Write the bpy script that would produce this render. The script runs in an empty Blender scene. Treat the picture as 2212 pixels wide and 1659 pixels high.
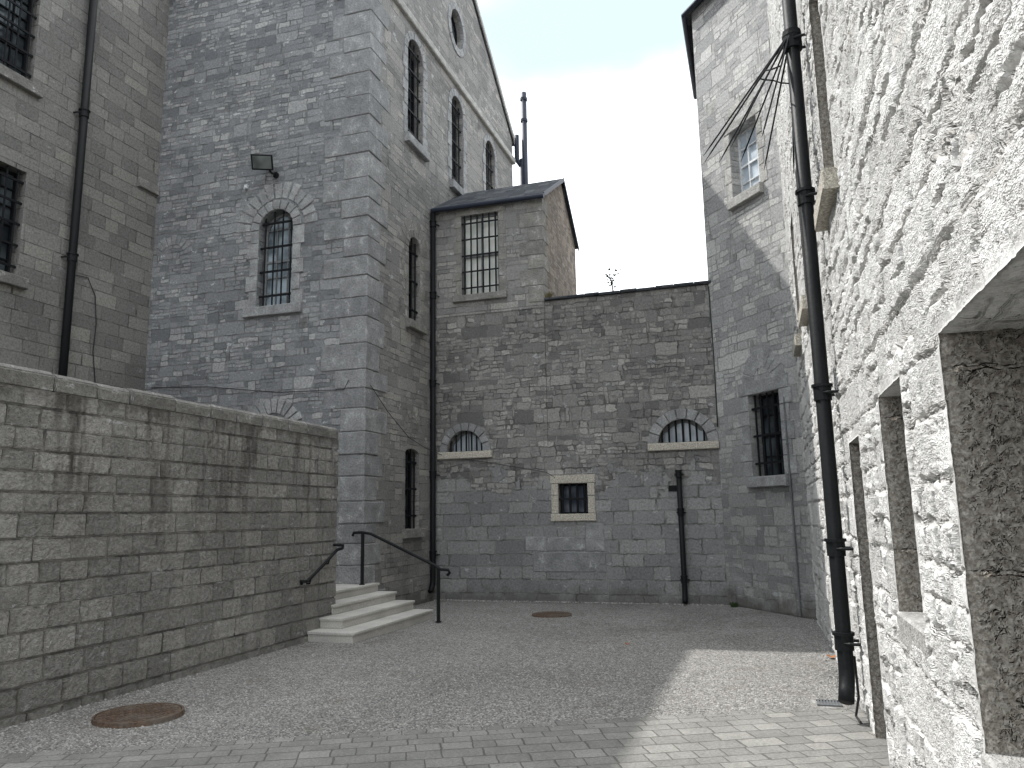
import bpy, bmesh, math, random
import mathutils
from mathutils import Vector, noise
from mathutils.geometry import tessellate_polygon
random.seed(7)
PI=math.pi
C=bpy.context.scene.collection
# ------------------------------------------------------------------ camera model
CAM=Vector((0,0,1.65)); YAW=math.radians(17.8); PIT=math.radians(9.7); ROLL=.0175; FPX=1660.
R0=Vector((math.cos(YAW),math.sin(YAW),0)); FW=Vector((-math.sin(YAW)*math.cos(PIT),math.cos(YAW)*math.cos(PIT),math.sin(PIT)))
U0=R0.cross(FW)
RI=(R0-ROLL*U0).normalized(); UI=(U0+ROLL*R0).normalized()
def ray(px,py): return FW+RI*((px-1106)/FPX)+UI*((829.5-py)/FPX)
def onplane(px,py,O,N):
    d=ray(px,py); t=(O-CAM).dot(N)/d.dot(N); return CAM+d*t
def ground(px,py,z=0): return onplane(px,py,Vector((0,0,z)),Vector((0,0,1)))
class Wall:
    def __init__(s,O,U,N): s.O=Vector(O); s.U=Vector(U).normalized(); s.N=Vector(N).normalized(); s.O=s.O-s.U*s.O.dot(s.U); s.O.z=0
    def at(s,px,py,d=0):
        p=onplane(px,py,s.O+s.N*d,s.N); return p.dot(s.U),p.z
    def p(s,u,z,d=0):
        v=s.O+s.U*u+s.N*d; v.z=z; return v
XG=-6.48; XL=-11.27; YF=11.8; YB=14.7; XR=.65; XW=-6.05
FRONT=Wall((0,YF,0),(1,0,0),(0,-1,0)); GABLE=Wall((XG,0,0),(0,1,0),(1,0,0)); LEFT=Wall((XL,0,0),(0,1,0),(1,0,0))
BACK=Wall((0,YB,0),(1,0,0),(0,-1,0)); LOW=Wall((XW,0,0),(0,1,0),(1,0,0)); RIGHT=Wall((XR,0,0),(0,1,0),(-1,0,0))
T0=Vector((-.73,YB,0)); T1=Vector((.70,12.96,0)); TU=(T1-T0).normalized(); TN=Vector((TU.y,-TU.x,0))
TOWER=Wall(T0,TU,TN)
# ------------------------------------------------------------------ materials
class G:
    def __init__(s,name):
        s.m=bpy.data.materials.new(name); s.m.use_nodes=True; s.nt=s.m.node_tree
        s.b=s.nt.nodes['Principled BSDF']; s.out=s.nt.nodes['Material Output']
    def put(s,n,k,v):
        i=n.inputs[k]
        if isinstance(v,bpy.types.NodeSocket): s.nt.links.new(v,i)
        else:
            if i.type=='RGBA' and len(v)==3: v=(*v,1)
            i.default_value=v
    def n(s,t,ins=None,**pr):
        n=s.nt.nodes.new(t)
        for k,v in pr.items(): setattr(n,k,v)
        for k,v in (ins or {}).items(): s.put(n,k,v)
        return n
    def M(s,op,a,b=0.,c=None,clamp=False):
        d={0:a,1:b}
        if c is not None: d[2]=c
        return s.n('ShaderNodeMath',d,operation=op,use_clamp=clamp).outputs[0]
    def V(s,op,a,b): return s.n('ShaderNodeVectorMath',{0:a,1:b},operation=op).outputs[0]
    def uv(s): return s.n('ShaderNodeUVMap').outputs[0]
    def obj(s): return s.n('ShaderNodeTexCoord').outputs['Object']
    def noise(s,v,sc,det=3.,ro=.6,out=0,dist=0.,dim='2D'): return s.n('ShaderNodeTexNoise',{'Vector':v,'Scale':sc,'Detail':det,'Roughness':ro,'Distortion':dist},noise_dimensions=dim).outputs[out]
    def ramp(s,f,st,interp='LINEAR'):
        n=s.n('ShaderNodeValToRGB',{'Fac':f}); r=n.color_ramp; r.interpolation=interp
        while len(r.elements)<len(st): r.elements.new(.5)
        for e,(p,c) in zip(r.elements,st):
            e.position=p; e.color=(*c,1) if not isinstance(c,(int,float)) else (c,c,c,1)
        return n.outputs[0]
    def rng(s,v,a,b,c=0.,d=1.,t='SMOOTHSTEP'): return s.n('ShaderNodeMapRange',{'Value':v,'From Min':a,'From Max':b,'To Min':c,'To Max':d},interpolation_type=t).outputs[0]
    def mix(s,f,a,b,bt='MIX'): return s.n('ShaderNodeMixRGB',{'Fac':f,'Color1':a,'Color2':b},blend_type=bt).outputs[0]
    def mixf(s,f,a,b): return s.M('ADD',s.M('MULTIPLY',a,s.M('SUBTRACT',1.,f)),s.M('MULTIPLY',b,f))
    def sep(s,v): return s.n('ShaderNodeSeparateXYZ',{0:v}).outputs
    def comb(s,x,y,z=0.): return s.n('ShaderNodeCombineXYZ',{0:x,1:y,2:z}).outputs[0]
    def attr(s,name): return s.n('ShaderNodeAttribute',attribute_name=name).outputs['Fac']
    def done(s,col,rough=.9,h=None,dist=.02,strength=1.,metal=0.,spec=.25,disp=None):
        s.put(s.b,'Base Color',col); s.put(s.b,'Roughness',rough); s.put(s.b,'Metallic',metal); s.put(s.b,'Specular IOR Level',spec)
        if h is not None:
            b=s.n('ShaderNodeBump',{'Height':h,'Distance':dist,'Strength':strength}); s.put(s.b,'Normal',b.outputs[0])
        if disp is not None:
            d=s.n('ShaderNodeDisplacement',{'Height':disp[0],'Midlevel':disp[2],'Scale':disp[1]}); s.put(s.out,'Displacement',d.outputs[0]); s.m.displacement_method='BOTH'
        return s.m
def warp(g,uv,a=.10,b=.03,s1=1.9,s2=9.):
    w2=g.V('SUBTRACT',g.noise(uv,s2,2.,.6,out=1),(.5,.5,.5)); r=g.V('ADD',uv,g.V('MULTIPLY',w2,(b,b*.8,0)))
    if a>0:
        w=g.V('SUBTRACT',g.noise(uv,s1,1.,.5,out=1),(.5,.5,.5)); r=g.V('ADD',r,g.V('MULTIPLY',w,(a,a*.7,0)))
    return r
def brick(g,u,z,w,h,mort,off,vary,sm=.5):
    row=g.M('FLOOR',g.M('DIVIDE',z,h))
    uu=g.M('ADD',u,g.M('MULTIPLY',g.noise(g.comb(u,g.M('MULTIPLY',row,7.31)),.75/w,0.),w*vary*2.))
    uu=g.M('ADD',uu,off)
    br=g.n('ShaderNodeTexBrick',{'Vector':g.comb(uu,z),'Color1':(0,0,0,1),'Color2':(1,1,1,1),'Mortar':(.5,.5,.5,1),'Scale':1.,'Mortar Size':mort,'Mortar Smooth':sm,'Bias':0.,'Brick Width':w,'Row Height':h})
    br.offset=.43; br.squash=.8; br.squash_frequency=3
    return g.sep(br.outputs[0])[0],g.M('SUBTRACT',1.,br.outputs[1])
def slate(g,uv,cols,w=.46,h=.23,off=0.,mort=.010,b=.06,sc=4.5,vary=.8,sm=.5,k1=.22,k3=.62):
    """random rubble: big stones, some of their beds split into two or three flat courses"""
    v=warp(g,uv,0.,b,1.6,sc); s=g.sep(v)
    z=g.M('ADD',g.M('ADD',s[1],off*.31),g.M('MULTIPLY',g.noise(g.comb(off,s[1]),1.4,0.),.2)); u=s[0]
    r1,m1=brick(g,u,z,w,h,mort,off,vary,sm)
    r2,m2=brick(g,u,z,w*.8,h/2,mort*.85,off+3.3,vary,sm)
    r3,m3=brick(g,u,z,w*.52,h/3,mort*.75,off+8.1,vary,sm)
    k=g.M('FRACT',g.M('MULTIPLY',r1,7.77))
    is1=g.M('LESS_THAN',k,k1); is3=g.M('GREATER_THAN',k,k3)
    rr=g.mixf(is1,g.mixf(is3,r2,r3),r1)
    mm=g.M('MULTIPLY',m1,g.mixf(is1,g.mixf(is3,m2,m3),1.))
    col=g.ramp(rr,cols)
    hh=g.M('ADD',g.M('MULTIPLY',mm,.65),g.M('MULTIPLY',g.M('FRACT',g.M('MULTIPLY',rr,5.3)),.5))
    return col,mm,hh
def ashlar(g,uv,cols,w=.5,h=.24,off=0.,mort=.012,rag=.012,vary=.55):
    v=warp(g,uv,0.,rag*2.2,1.5,10.)
    s=g.sep(v); z=g.M('ADD',s[1],g.M('MULTIPLY',g.noise(g.comb(off,s[1]),1.6,0.),.16))
    r,m=brick(g,s[0],z,w,h,mort,off,vary,.35)
    col=g.ramp(r,cols)
    hh=g.M('ADD',g.M('MULTIPLY',m,.7),g.M('MULTIPLY',r,.3))
    return col,m,hh
def finish_stone(g,uv,col,m,h,mortar=(.26,.25,.23),white=.0,damp=0.,fine=.35,rough_amt=1.,mcon=.45,grain=.8):
    n1=g.noise(uv,24.,3.,.8); n2=g.noise(uv,3.3,3.,.6); n3=g.noise(uv,.45,1.,.5)
    col=g.mix(grain,col,g.ramp(n1,[(.25,.5),(.5,1.),(.8,1.45)]),'MULTIPLY')
    mo=g.mix(g.rng(n2,.35,.6),tuple(c*mcon for c in mortar),mortar)
    mm=g.M('ADD',m,g.M('MULTIPLY',g.M('SUBTRACT',n1,.5),.8),clamp=True)
    col=g.mix(mm,mo,col)
    col=g.mix(.8,col,g.ramp(n3,[(.3,.85),(.7,1.15)]),'MULTIPLY')
    if white>0:
        w=g.M('MULTIPLY',g.rng(g.noise(g.V('MULTIPLY',uv,(.7,1.3,1)),4.2,4.,.8),.65,.675),g.rng(n2,.45,.5))
        col=g.mix(g.M('MULTIPLY',w,white),col,(.52,.53,.54))
    if damp>0:
        z=g.sep(uv)[1]
        d=g.M('MULTIPLY',g.rng(g.M('ADD',z,g.M('MULTIPLY',n2,.7)),.75,.35),damp)
        col=g.mix(d,col,(.09,.085,.075))
    hh=g.M('ADD',g.M('MULTIPLY',h,1.),g.M('ADD',g.M('MULTIPLY',n1,fine),g.M('MULTIPLY',n2,.25*rough_amt)))
    return col,hh
BLUE=[(0,(.14,.145,.155)),(.3,(.195,.2,.21)),(.6,(.23,.235,.243)),(.85,(.268,.271,.276)),(1,(.35,.35,.345))]
BLK=[(0,(.18,.182,.184)),(.5,(.222,.223,.223)),(1,(.27,.269,.264))]
BROWN=[(0,(.17,.168,.163)),(.3,(.205,.202,.196)),(.6,(.235,.231,.222)),(.85,(.265,.258,.243)),(1,(.32,.31,.288))]
WARM=[(0,(.12,.118,.114)),(.25,(.185,.182,.174)),(.6,(.228,.223,.212)),(.85,(.268,.26,.243)),(1,(.345,.335,.312))]
def m_front():
    g=G('slate_rubble'); uv=g.uv(); c,m,h=slate(g,uv,BLUE,.42,.225,0.,.010,.08,4.4,k1=.15,k3=.55)
    c,h=finish_stone(g,uv,c,m,h,(.265,.268,.265),.8,.3,mcon=.5); return g.done(c,.9,h,.034)
def m_gable():
    g=G('squared_rubble'); uv=g.uv(); c,m,h=slate(g,uv,BROWN,.55,.3,3.,.010,.035,5.)
    c,h=finish_stone(g,uv,c,m,h,(.28,.275,.26),.6,.4); return g.done(c,.9,h,.024)
def m_left():
    g=G('coursed_limestone'); uv=g.uv(); c,m,h=ashlar(g,uv,[(0,(.14,.137,.13)),(.4,(.17,.167,.157)),(.7,(.19,.186,.173)),(1,(.23,.223,.204))],.5,.235,9.,.009,.006)
    c,h=finish_stone(g,uv,c,m,h,(.17,.165,.15),.2,0); return g.done(c,.9,h,.018)
def m_back():
    g=G('mixed_rubble'); uv=g.uv(); a=ashlar(g,uv,BLK,.48,.25,5.,.011,.03); b=slate(g,uv,WARM,.35,.235,40.,.011,.11,4.8,k1=.15,k3=.6)
    z=g.sep(uv)[1]; k=g.rng(g.M('ADD',z,g.M('MULTIPLY',g.noise(uv,1.5,3.,.7),2.2)),3.4,3.5)
    c,m,h=g.mix(k,a[0],b[0]),g.mixf(k,a[1],b[1]),g.mixf(k,a[2],b[2])
    c,h=finish_stone(g,uv,c,m,h,(.265,.26,.248),.5,.6,mcon=.4); return g.done(c,.9,h,.04)
def m_tower():
    g=G('tower_rubble'); uv=g.uv(); cc=[(0,(.27,.27,.272)),(.5,(.36,.36,.355)),(1,(.48,.475,.46))]; c,m,h=slate(g,uv,cc,.5,.28,15.,.011,.07,4.5)
    z=g.sep(uv)[1]; lo=g.rng(g.M('ADD',z,g.M('MULTIPLY',g.noise(uv,1.,2.),1.5)),3.6,5.2); c=g.mix(1.,c,g.ramp(lo,[(0,.74),(1,1.)]),'MULTIPLY')  # upper stone painted paler than the lower, sunlight put into the colour
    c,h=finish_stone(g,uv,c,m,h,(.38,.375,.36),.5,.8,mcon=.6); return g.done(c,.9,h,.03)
def m_low():
    g=G('rock_faced_block'); uv=g.uv()
    c,m,h=ashlar(g,uv,[(0,(.165,.162,.152)),(.35,(.188,.184,.173)),(.7,(.208,.203,.19)),(1,(.25,.244,.228))],.36,.2,21.,.010,.008,.3)
    rock=g.noise(uv,7.,4.,.75); h=g.M('ADD',h,g.M('MULTIPLY',g.M('MULTIPLY',rock,m),1.8))
    c,h=finish_stone(g,uv,c,m,h,(.235,.23,.215),.35,.2)
    s=g.sep(uv); st=g.noise(g.comb(g.M('MULTIPLY',s[0],1.9),g.M('MULTIPLY',s[1],.22)),1.,4.,.75)
    f=g.M('MULTIPLY',g.rng(st,.51,.66),g.rng(g.M('ADD',s[1],g.M('MULTIPLY',g.noise(uv,1.5,3.,.7),1.5)),1.7,3.4))
    c=g.mix(g.M('MULTIPLY',f,.75),c,(.055,.048,.043))
    e=g.M('MULTIPLY',g.rng(g.M('ADD',s[1],g.M('MULTIPLY',g.noise(uv,5.,2.),.3)),2.86,2.98),.6); c=g.mix(e,c,(.06,.055,.048))
    st2=g.noise(g.comb(g.M('MULTIPLY',s[0],1.5),g.M('MULTIPLY',s[1],.5),5.),1.,4.,.75)
    c=g.mix(g.M('MULTIPLY',g.rng(st2,.53,.68),.3),c,(.33,.322,.30))
    return g.done(c,.9,disp=(h,.017,1.1))
def m_right():
    g=G('limewashed_rubble'); uv=g.uv()
    c,m,h=slate(g,uv,[(0,(.45,.445,.43)),(.35,(.53,.525,.51)),(1,(.67,.665,.65))],.44,.28,5.,.032,.13,4.2,sm=1.,k1=.4,k3=.9)
    n1=g.noise(uv,40.,3.,.8); n2=g.noise(g.V('MULTIPLY',uv,(.7,1.1,1.)),11.,4.,.76); n3=g.noise(uv,3.2,2.,.6)
    pit=g.rng(n2,.36,.30)
    hh=g.M('ADD',g.M('MULTIPLY',h,1.15),g.M('ADD',g.M('MULTIPLY',n2,.75),g.M('MULTIPLY',n3,.6)))
    hh=g.M('ADD',hh,g.M('ADD',g.M('MULTIPLY',n1,.45),g.M('MULTIPLY',pit,-.25)))
    c=g.mix(.2,c,(.61,.605,.59))
    c=g.mix(g.M('MULTIPLY',g.rng(m,.55,.05),.35),c,(.41,.40,.375))
    c=g.mix(g.M('MULTIPLY',pit,.5),c,(.27,.255,.23))
    ex=g.M('MULTIPLY',g.rng(g.noise(uv,2.1,4.,.75),.52,.62),.5); c=g.mix(ex,c,(.41,.405,.39))
    c=g.mix(.65,c,g.ramp(n1,[(.3,.62),(.6,1.12)]),'MULTIPLY')
    k=g.rng(g.attr('rough'),0.,1.,.12,1.)
    return g.done(c,.95,disp=(g.M('MULTIPLY',g.M('SUBTRACT',hh,1.75),k),.036,0.))
def m_granite(name='granite_jamb',a=(.16,.13,.10),b=(.36,.31,.25),disp=True,sc=1.):
    g=G(name); uv=g.uv(); n1=g.noise(uv,38.*sc,3.,.8); n2=g.noise(uv,12.*sc,3.,.7)
    sp=g.n('ShaderNodeTexVoronoi',{'Vector':uv,'Scale':110.*sc},voronoi_dimensions='2D').outputs['Color']
    c=g.mix(g.rng(n1,.35,.65),a,b); c=g.mix(.45,c,g.ramp(g.sep(sp)[0],[(0,.5),(.5,1.),(1,1.5)]),'MULTIPLY')
    h=g.M('ADD',n1,g.M('MULTIPLY',n2,1.2))
    if disp:
        z=g.sep(uv)[1]; j=g.rng(g.M('ABSOLUTE',g.M('SUBTRACT',g.M('FRACT',g.M('DIVIDE',g.M('ADD',z,g.M('MULTIPLY',n2,.03)),.72)),.5)),.486,.494); h=g.M('SUBTRACT',h,g.M('MULTIPLY',j,.35))
        k=g.rng(g.attr('rough'),0.,1.,.1,1.)
        return g.done(c,.95,h,.02,disp=(g.M('MULTIPLY',g.M('SUBTRACT',h,1.1),k),.04,0.))
    return g.done(c,.95,h,.012)
def m_dressed(name,a,b):
    g=G(name); uv=g.uv(); r=g.n('ShaderNodeNewGeometry').outputs['Random Per Island']
    n1=g.noise(uv,28.,3.,.8); n2=g.noise(uv,4.,3.,.6)
    c=g.mix(r,a,b); c=g.mix(.75,c,g.ramp(n1,[(.25,.55),(.55,1.),(.8,1.4)]),'MULTIPLY'); c=g.mix(.8,c,g.ramp(n2,[(.3,.72),(.7,1.2)]),'MULTIPLY')
    w=g.M('MULTIPLY',g.rng(g.noise(uv,4.,4.,.8),.62,.66),.6); c=g.mix(w,c,(.46,.46,.455))
    return g.done(c,.9,g.M('ADD',n1,n2),.02)
def m_plain(name,col,rough=.6,metal=0.,sc=20.,var=.35,bump=.003,spec=.3):
    g=G(name); o=g.obj(); n=g.noise(o,sc,2.,.65,dim='3D'); n2=g.noise(o,2.,1.,dim='3D')
    c=g.mix(var,col,g.ramp(n,[(.3,tuple(x*.45 for x in col)),(.7,tuple(min(1,x*1.5) for x in col))])); c=g.mix(.5,c,g.ramp(n2,[(.3,.75),(.7,1.2)]),'MULTIPLY')
    return g.done(c,rough,n,bump,metal=metal,spec=spec)
def m_glass(name,a,b,rough=.12,spec=.6):
    g=G(name); o=g.obj(); n=g.noise(o,2.2,2.,.6,dim='3D'); c=g.mix(g.rng(n,.35,.65),a,b)
    return g.done(c,rough,g.noise(o,5.,1.,dim='3D'),.004,spec=spec)
def m_gravel():
    g=G('grey_gravel'); uv=g.uv()
    v=g.n('ShaderNodeTexVoronoi',{'Vector':uv,'Scale':58.},voronoi_dimensions='2D').outputs
    a=g.ramp(g.sep(v['Color'])[0],[(0,(.16,.155,.146)),(.3,(.25,.243,.23)),(.65,(.335,.326,.31)),(.92,(.42,.408,.388)),(1,(.60,.585,.555))])
    c=g.mix(1.,a,g.rng(v['Distance'],.75,.3,.5,1.),'MULTIPLY')
    n=g.noise(uv,.55,3.,.6); c=g.mix(.9,c,g.ramp(n,[(.3,.82),(.5,1.),(.7,1.12)]),'MULTIPLY')
    n2=g.noise(uv,9.,3.,.7); c=g.mix(.6,c,g.ramp(n2,[(.3,.78),(.7,1.18)]),'MULTIPLY')
    d=g.rng(g.noise(uv,1.6,4.,.7),.58,.7); c=g.mix(g.M('MULTIPLY',d,.35),c,(.17,.15,.125))
    h=g.M('ADD',g.M('MULTIPLY',v['Distance'],-1.),g.M('ADD',g.M('MULTIPLY',g.sep(v['Color'])[2],.8),g.M('MULTIPLY',n2,1.5)))
    return g.done(c,.92,h,.012)
def m_pavers():
    g=G('stone_setts'); uv=g.uv(); r=g.n('ShaderNodeVectorRotate',{'Vector':uv,'Angle':-math.radians(26.3)},rotation_type='Z_AXIS').outputs[0]
    c,m,h=ashlar(g,r,[(0,(.19,.187,.175)),(.4,(.217,.213,.199)),(.8,(.238,.233,.217)),(1,(.275,.269,.25))],.25,.15,2.,.006,.009,.25)
    n1=g.noise(uv,40.,3.,.75); n2=g.noise(uv,3.,3.); c=g.mix(.6,c,g.ramp(n1,[(.3,.65),(.7,1.3)]),'MULTIPLY')
    c=g.mix(m,(.12,.116,.106),c); c=g.mix(.7,c,g.ramp(n2,[(.3,.8),(.7,1.15)]),'MULTIPLY')
    return g.done(c,.85,g.M('ADD',h,g.M('MULTIPLY',n1,.35)),.012)
def m_slate():
    g=G('roof_slate'); uv=g.uv(); c,m,h=ashlar(g,uv,[(0,(.035,.04,.048)),(.5,(.06,.065,.073)),(1,(.095,.10,.108))],.28,.2,2.,.006,.003)
    n=g.noise(uv,12.,3.); c=g.mix(.5,c,g.ramp(n,[(.3,.7),(.7,1.3)]),'MULTIPLY'); c=g.mix(m,(.02,.02,.02),c); return g.done(c,.8,h,.01,spec=.1)
def m_rust(name='rusted_iron'):
    g=G(name); o=g.obj()
    n=g.noise(o,30.,3.,.7,dim='3D'); c=g.mix(g.rng(n,.3,.7),(.055,.042,.034),(.15,.10,.07))
    n2=g.noise(o,4.,3.,.7,dim='3D'); c=g.mix(g.M('MULTIPLY',g.rng(n2,.45,.65),.5),c,(.16,.145,.125))
    return g.done(c,.85,n,.004)
MAT=dict(front=m_front(),gable=m_gable(),left=m_left(),back=m_back(),tower=m_tower(),low=m_low(),right=m_right(),granite=m_granite('granite_jamb',(.26,.232,.2),(.48,.45,.40)),
 dress=m_dressed('dressed_limestone',(.28,.284,.288),(.36,.362,.363)), beige=m_granite('beige_granite',(.32,.295,.25),(.56,.53,.46),False,1.),
 quoin=m_dressed('quoin_stone',(.23,.235,.241),(.305,.308,.31)), cope=m_dressed('coping_stone',(.18,.176,.163),(.235,.23,.214)),
 brownd=m_dressed('brown_dressed',(.22,.214,.2),(.285,.275,.255)), pale=m_dressed('pale_dressed',(.36,.355,.34),(.48,.47,.445)),
 iron=m_plain('black_paint',(.010,.011,.012),.5,sc=40,bump=.002,spec=.15), ironb=m_plain('blue_black_paint',(.02,.025,.04),.5,sc=40,bump=.002,spec=.25),
 bar=m_plain('bar_iron',(.010,.011,.013),.6,sc=60,spec=.12), sash=m_plain('grey_sash',(.2,.205,.21),.6), white=m_plain('white_sash',(.6,.62,.63),.6),
 glass=m_glass('dark_glass',(.02,.025,.03),(.07,.085,.095)), gmid=m_glass('mid_glass',(.05,.06,.08),(.16,.18,.21),.6,.1), gpale=m_glass('pale_glass',(.62,.64,.60),(.78,.79,.75),.5,.3), gsky=m_glass('sky_glass',(.10,.13,.15),(.42,.50,.55),.06), glun=m_glass('lunette_glass',(.34,.39,.44),(.55,.61,.66),.3,.3),  # sky glass: mottled pale sky reflection painted into its base colour
 gravel=m_gravel(), pavers=m_pavers(), slate=m_slate(), rust=m_rust(), step=m_plain('pale_step_stone',(.46,.45,.42),.85,sc=50,var=.35,bump=.004,spec=.2),
 soil=m_plain('bare_ground',(.15,.14,.12),.95,sc=2.), lamp=m_glass('lamp_glass',(.06,.07,.07),(.16,.18,.17),.1), leaf=m_plain('leaf_green',(.05,.09,.03),.6,sc=9), drygrass=m_plain('dry_grass',(.16,.14,.07),.8,sc=9), stem=m_plain('stem_brown',(.08,.06,.04),.8), dead=m_plain('dead_leaf',(.28,.11,.04),.8), cable=m_plain('cable_rubber',(.03,.03,.032),.7), pipegrey=m_plain('grey_conduit',(.14,.145,.15),.6))
# ------------------------------------------------------------------ mesh helpers
wl={}
def offs(p):
    while p is not None:
        if p in wl: return wl[p]
        p=p.parent
    return Vector((0,0,0))
def uvbox(bm,wall=None):
    L=bm.loops.layers.uv.verify()
    for f in bm.faces:
        n=f.normal; ax=max(range(3),key=lambda i:abs(n[i]))
        for l in f.loops:
            c=l.vert.co
            if wall is not None and abs(n.z)<.7: l[L].uv=(c.dot(wall.U)+c.dot(wall.N),c.z)
            elif ax==0: l[L].uv=(c.y,c.z)
            elif ax==1: l[L].uv=(c.x,c.z)
            else: l[L].uv=(c.x,c.y)
def link(name,bm,mats,parent=None,smooth=False,wall=None,uv=True,recalc=True):
    if recalc: bmesh.ops.recalc_face_normals(bm,faces=bm.faces)
    bm.normal_update()
    if uv: uvbox(bm,wall)
    o=offs(parent)
    if o.length>0: bmesh.ops.translate(bm,vec=-o,verts=bm.verts)
    me=bpy.data.meshes.new(name); bm.to_mesh(me); bm.free()
    if not isinstance(mats,(list,tuple)): mats=[mats]
    for m in mats: me.materials.append(m)
    if smooth: me.polygons.foreach_set('use_smooth',[True]*len(me.polygons))
    ob=bpy.data.objects.new(name,me); C.objects.link(ob)
    if parent is not None: ob.parent=parent
    return ob
def thing(name,label,cat,loc,group=None):
    o=bpy.data.objects.new(name,None); C.objects.link(o); o.location=loc; wl[o]=Vector(loc); o['label']=label; o['category']=cat
    if group: o['group']=group
    return o
def tag(o,label,cat,group=None):
    o['label']=label; o['category']=cat
    if group: o['group']=group
    return o
def struct(name,bm,m,**k):
    o=link(name,bm,m,**k); o['kind']='structure'; return o
def box(bm,x0,x1,y0,y1,z0,z1,bev=0):
    vs=[bm.verts.new((x,y,z)) for z in (z0,z1) for y in (y0,y1) for x in (x0,x1)]
    fs=[bm.faces.new([vs[i] for i in q]) for q in ((0,1,3,2),(4,6,7,5),(0,4,5,1),(2,3,7,6),(0,2,6,4),(1,5,7,3))]
    if bev: bmesh.ops.bevel(bm,geom=list({e for f in fs for e in f.edges}),offset=bev,segments=1,affect='EDGES')
def prism(bm,W,poly,d0,d1,bev=0,jit=0):
    if jit: poly=[(u+random.uniform(-jit,jit),z+random.uniform(-jit,jit)) for u,z in poly]
    a=[bm.verts.new(W.p(u,z,d0)) for u,z in poly]; b=[bm.verts.new(W.p(u,z,d1)) for u,z in poly]
    fs=[bm.faces.new(a),bm.faces.new(b[::-1])]; n=len(a)
    for i in range(n): fs.append(bm.faces.new([a[i],b[i],b[(i+1)%n],a[(i+1)%n]]))
    if bev: bmesh.ops.bevel(bm,geom=[e for e in fs[1].edges],offset=bev,segments=1,affect='EDGES')
def rect(u0,u1,z0,z1): return [(u0,z0),(u1,z0),(u1,z1),(u0,z1)]
def tube(bm,pts,r,n=10,cap=True):
    pts=[Vector(p) for p in pts]; rs=r if isinstance(r,(list,tuple)) else [r]*len(pts); rings=[]; up=None
    for i,p in enumerate(pts):
        t=((pts[min(i+1,len(pts)-1)]-pts[max(i-1,0)])).normalized()
        if up is None: up=t.orthogonal().normalized()
        up=(up-t*up.dot(t)).normalized(); s=t.cross(up)
        rings.append([bm.verts.new(p+(up*math.cos(2*PI*k/n)+s*math.sin(2*PI*k/n))*rs[i]) for k in range(n)])
    for a,b in zip(rings,rings[1:]):
        for k in range(n): bm.faces.new([a[k],a[(k+1)%n],b[(k+1)%n],b[k]])
    if cap: bm.faces.new(rings[0][::-1]); bm.faces.new(rings[-1])
def loop(u0,u1,z0,z1,arch=None,n=14):
    if arch is None: return rect(u0,u1,z0,z1)
    c=(u0+u1)/2; r=(u1-u0)/2
    if arch=='round':
        cz=(z0+z1)/2; rz=(z1-z0)/2; return [(c+r*math.cos(2*PI*k/28),cz+rz*math.sin(2*PI*k/28)) for k in range(28)]
    rz=r if arch=='arch' else (z1-z0 if arch=='lunette' else .1)
    zs=z1-rz; L=[(u0,z0),(u1,z0)] if arch!='lunette' else []
    L+=[(c+r*math.cos(PI*k/n),zs+rz*math.sin(PI*k/n)) for k in range(n+1)]
    return L
def face_holes(bm,W,outer,holes,depth,d=0.):
    hs=[(h,depth) for h in holes]
    polys=[outer]+[h[0] for h in hs]
    flat=[p for q in polys for p in q]
    tri=tessellate_polygon([[Vector((u,z,0)) for u,z in q] for q in polys])
    vs=[bm.verts.new(W.p(u,z,d)) for u,z in flat]
    for t in tri:
        try: f=bm.faces.new([vs[i] for i in t])
        except ValueError: continue
        f.normal_update()
        if f.normal.dot(W.N)<0: f.normal_flip()
    i0=len(outer)
    for lp,dp in hs:
        n=len(lp); A=vs[i0:i0+n]; B=[bm.verts.new(W.p(u,z,d-dp)) for u,z in lp]; i0+=n
        for k in range(n): bm.faces.new([A[k],A[(k+1)%n],B[(k+1)%n],B[k]])
def topz(u,u0,u1,z0,z1,arch):
    c=(u0+u1)/2; r=(u1-u0)/2
    if arch is None: return z1
    if arch=='arch': return z1-r+math.sqrt(max(0,r*r-(u-c)**2))
    if arch=='lunette': return z0+(z1-z0)*math.sqrt(max(0,1-((u-c)/r)**2))
    if arch=='round':return (z0+z1)/2+(z1-z0)/2*math.sqrt(max(0,1-((u-c)/r)**2))
    return z1-.1+.1*math.sqrt(max(0,1-((u-c)/r)**2))
def shrink(lp,k,c): return [(c[0]+(u-c[0])*(1-k/max(.01,abs(u-c[0])) if abs(u-c[0])>k else 0),c[1]+(z-c[1])*(1-k/max(.01,abs(z-c[1])) if abs(z-c[1])>k else 0)) for u,z in lp]
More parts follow.
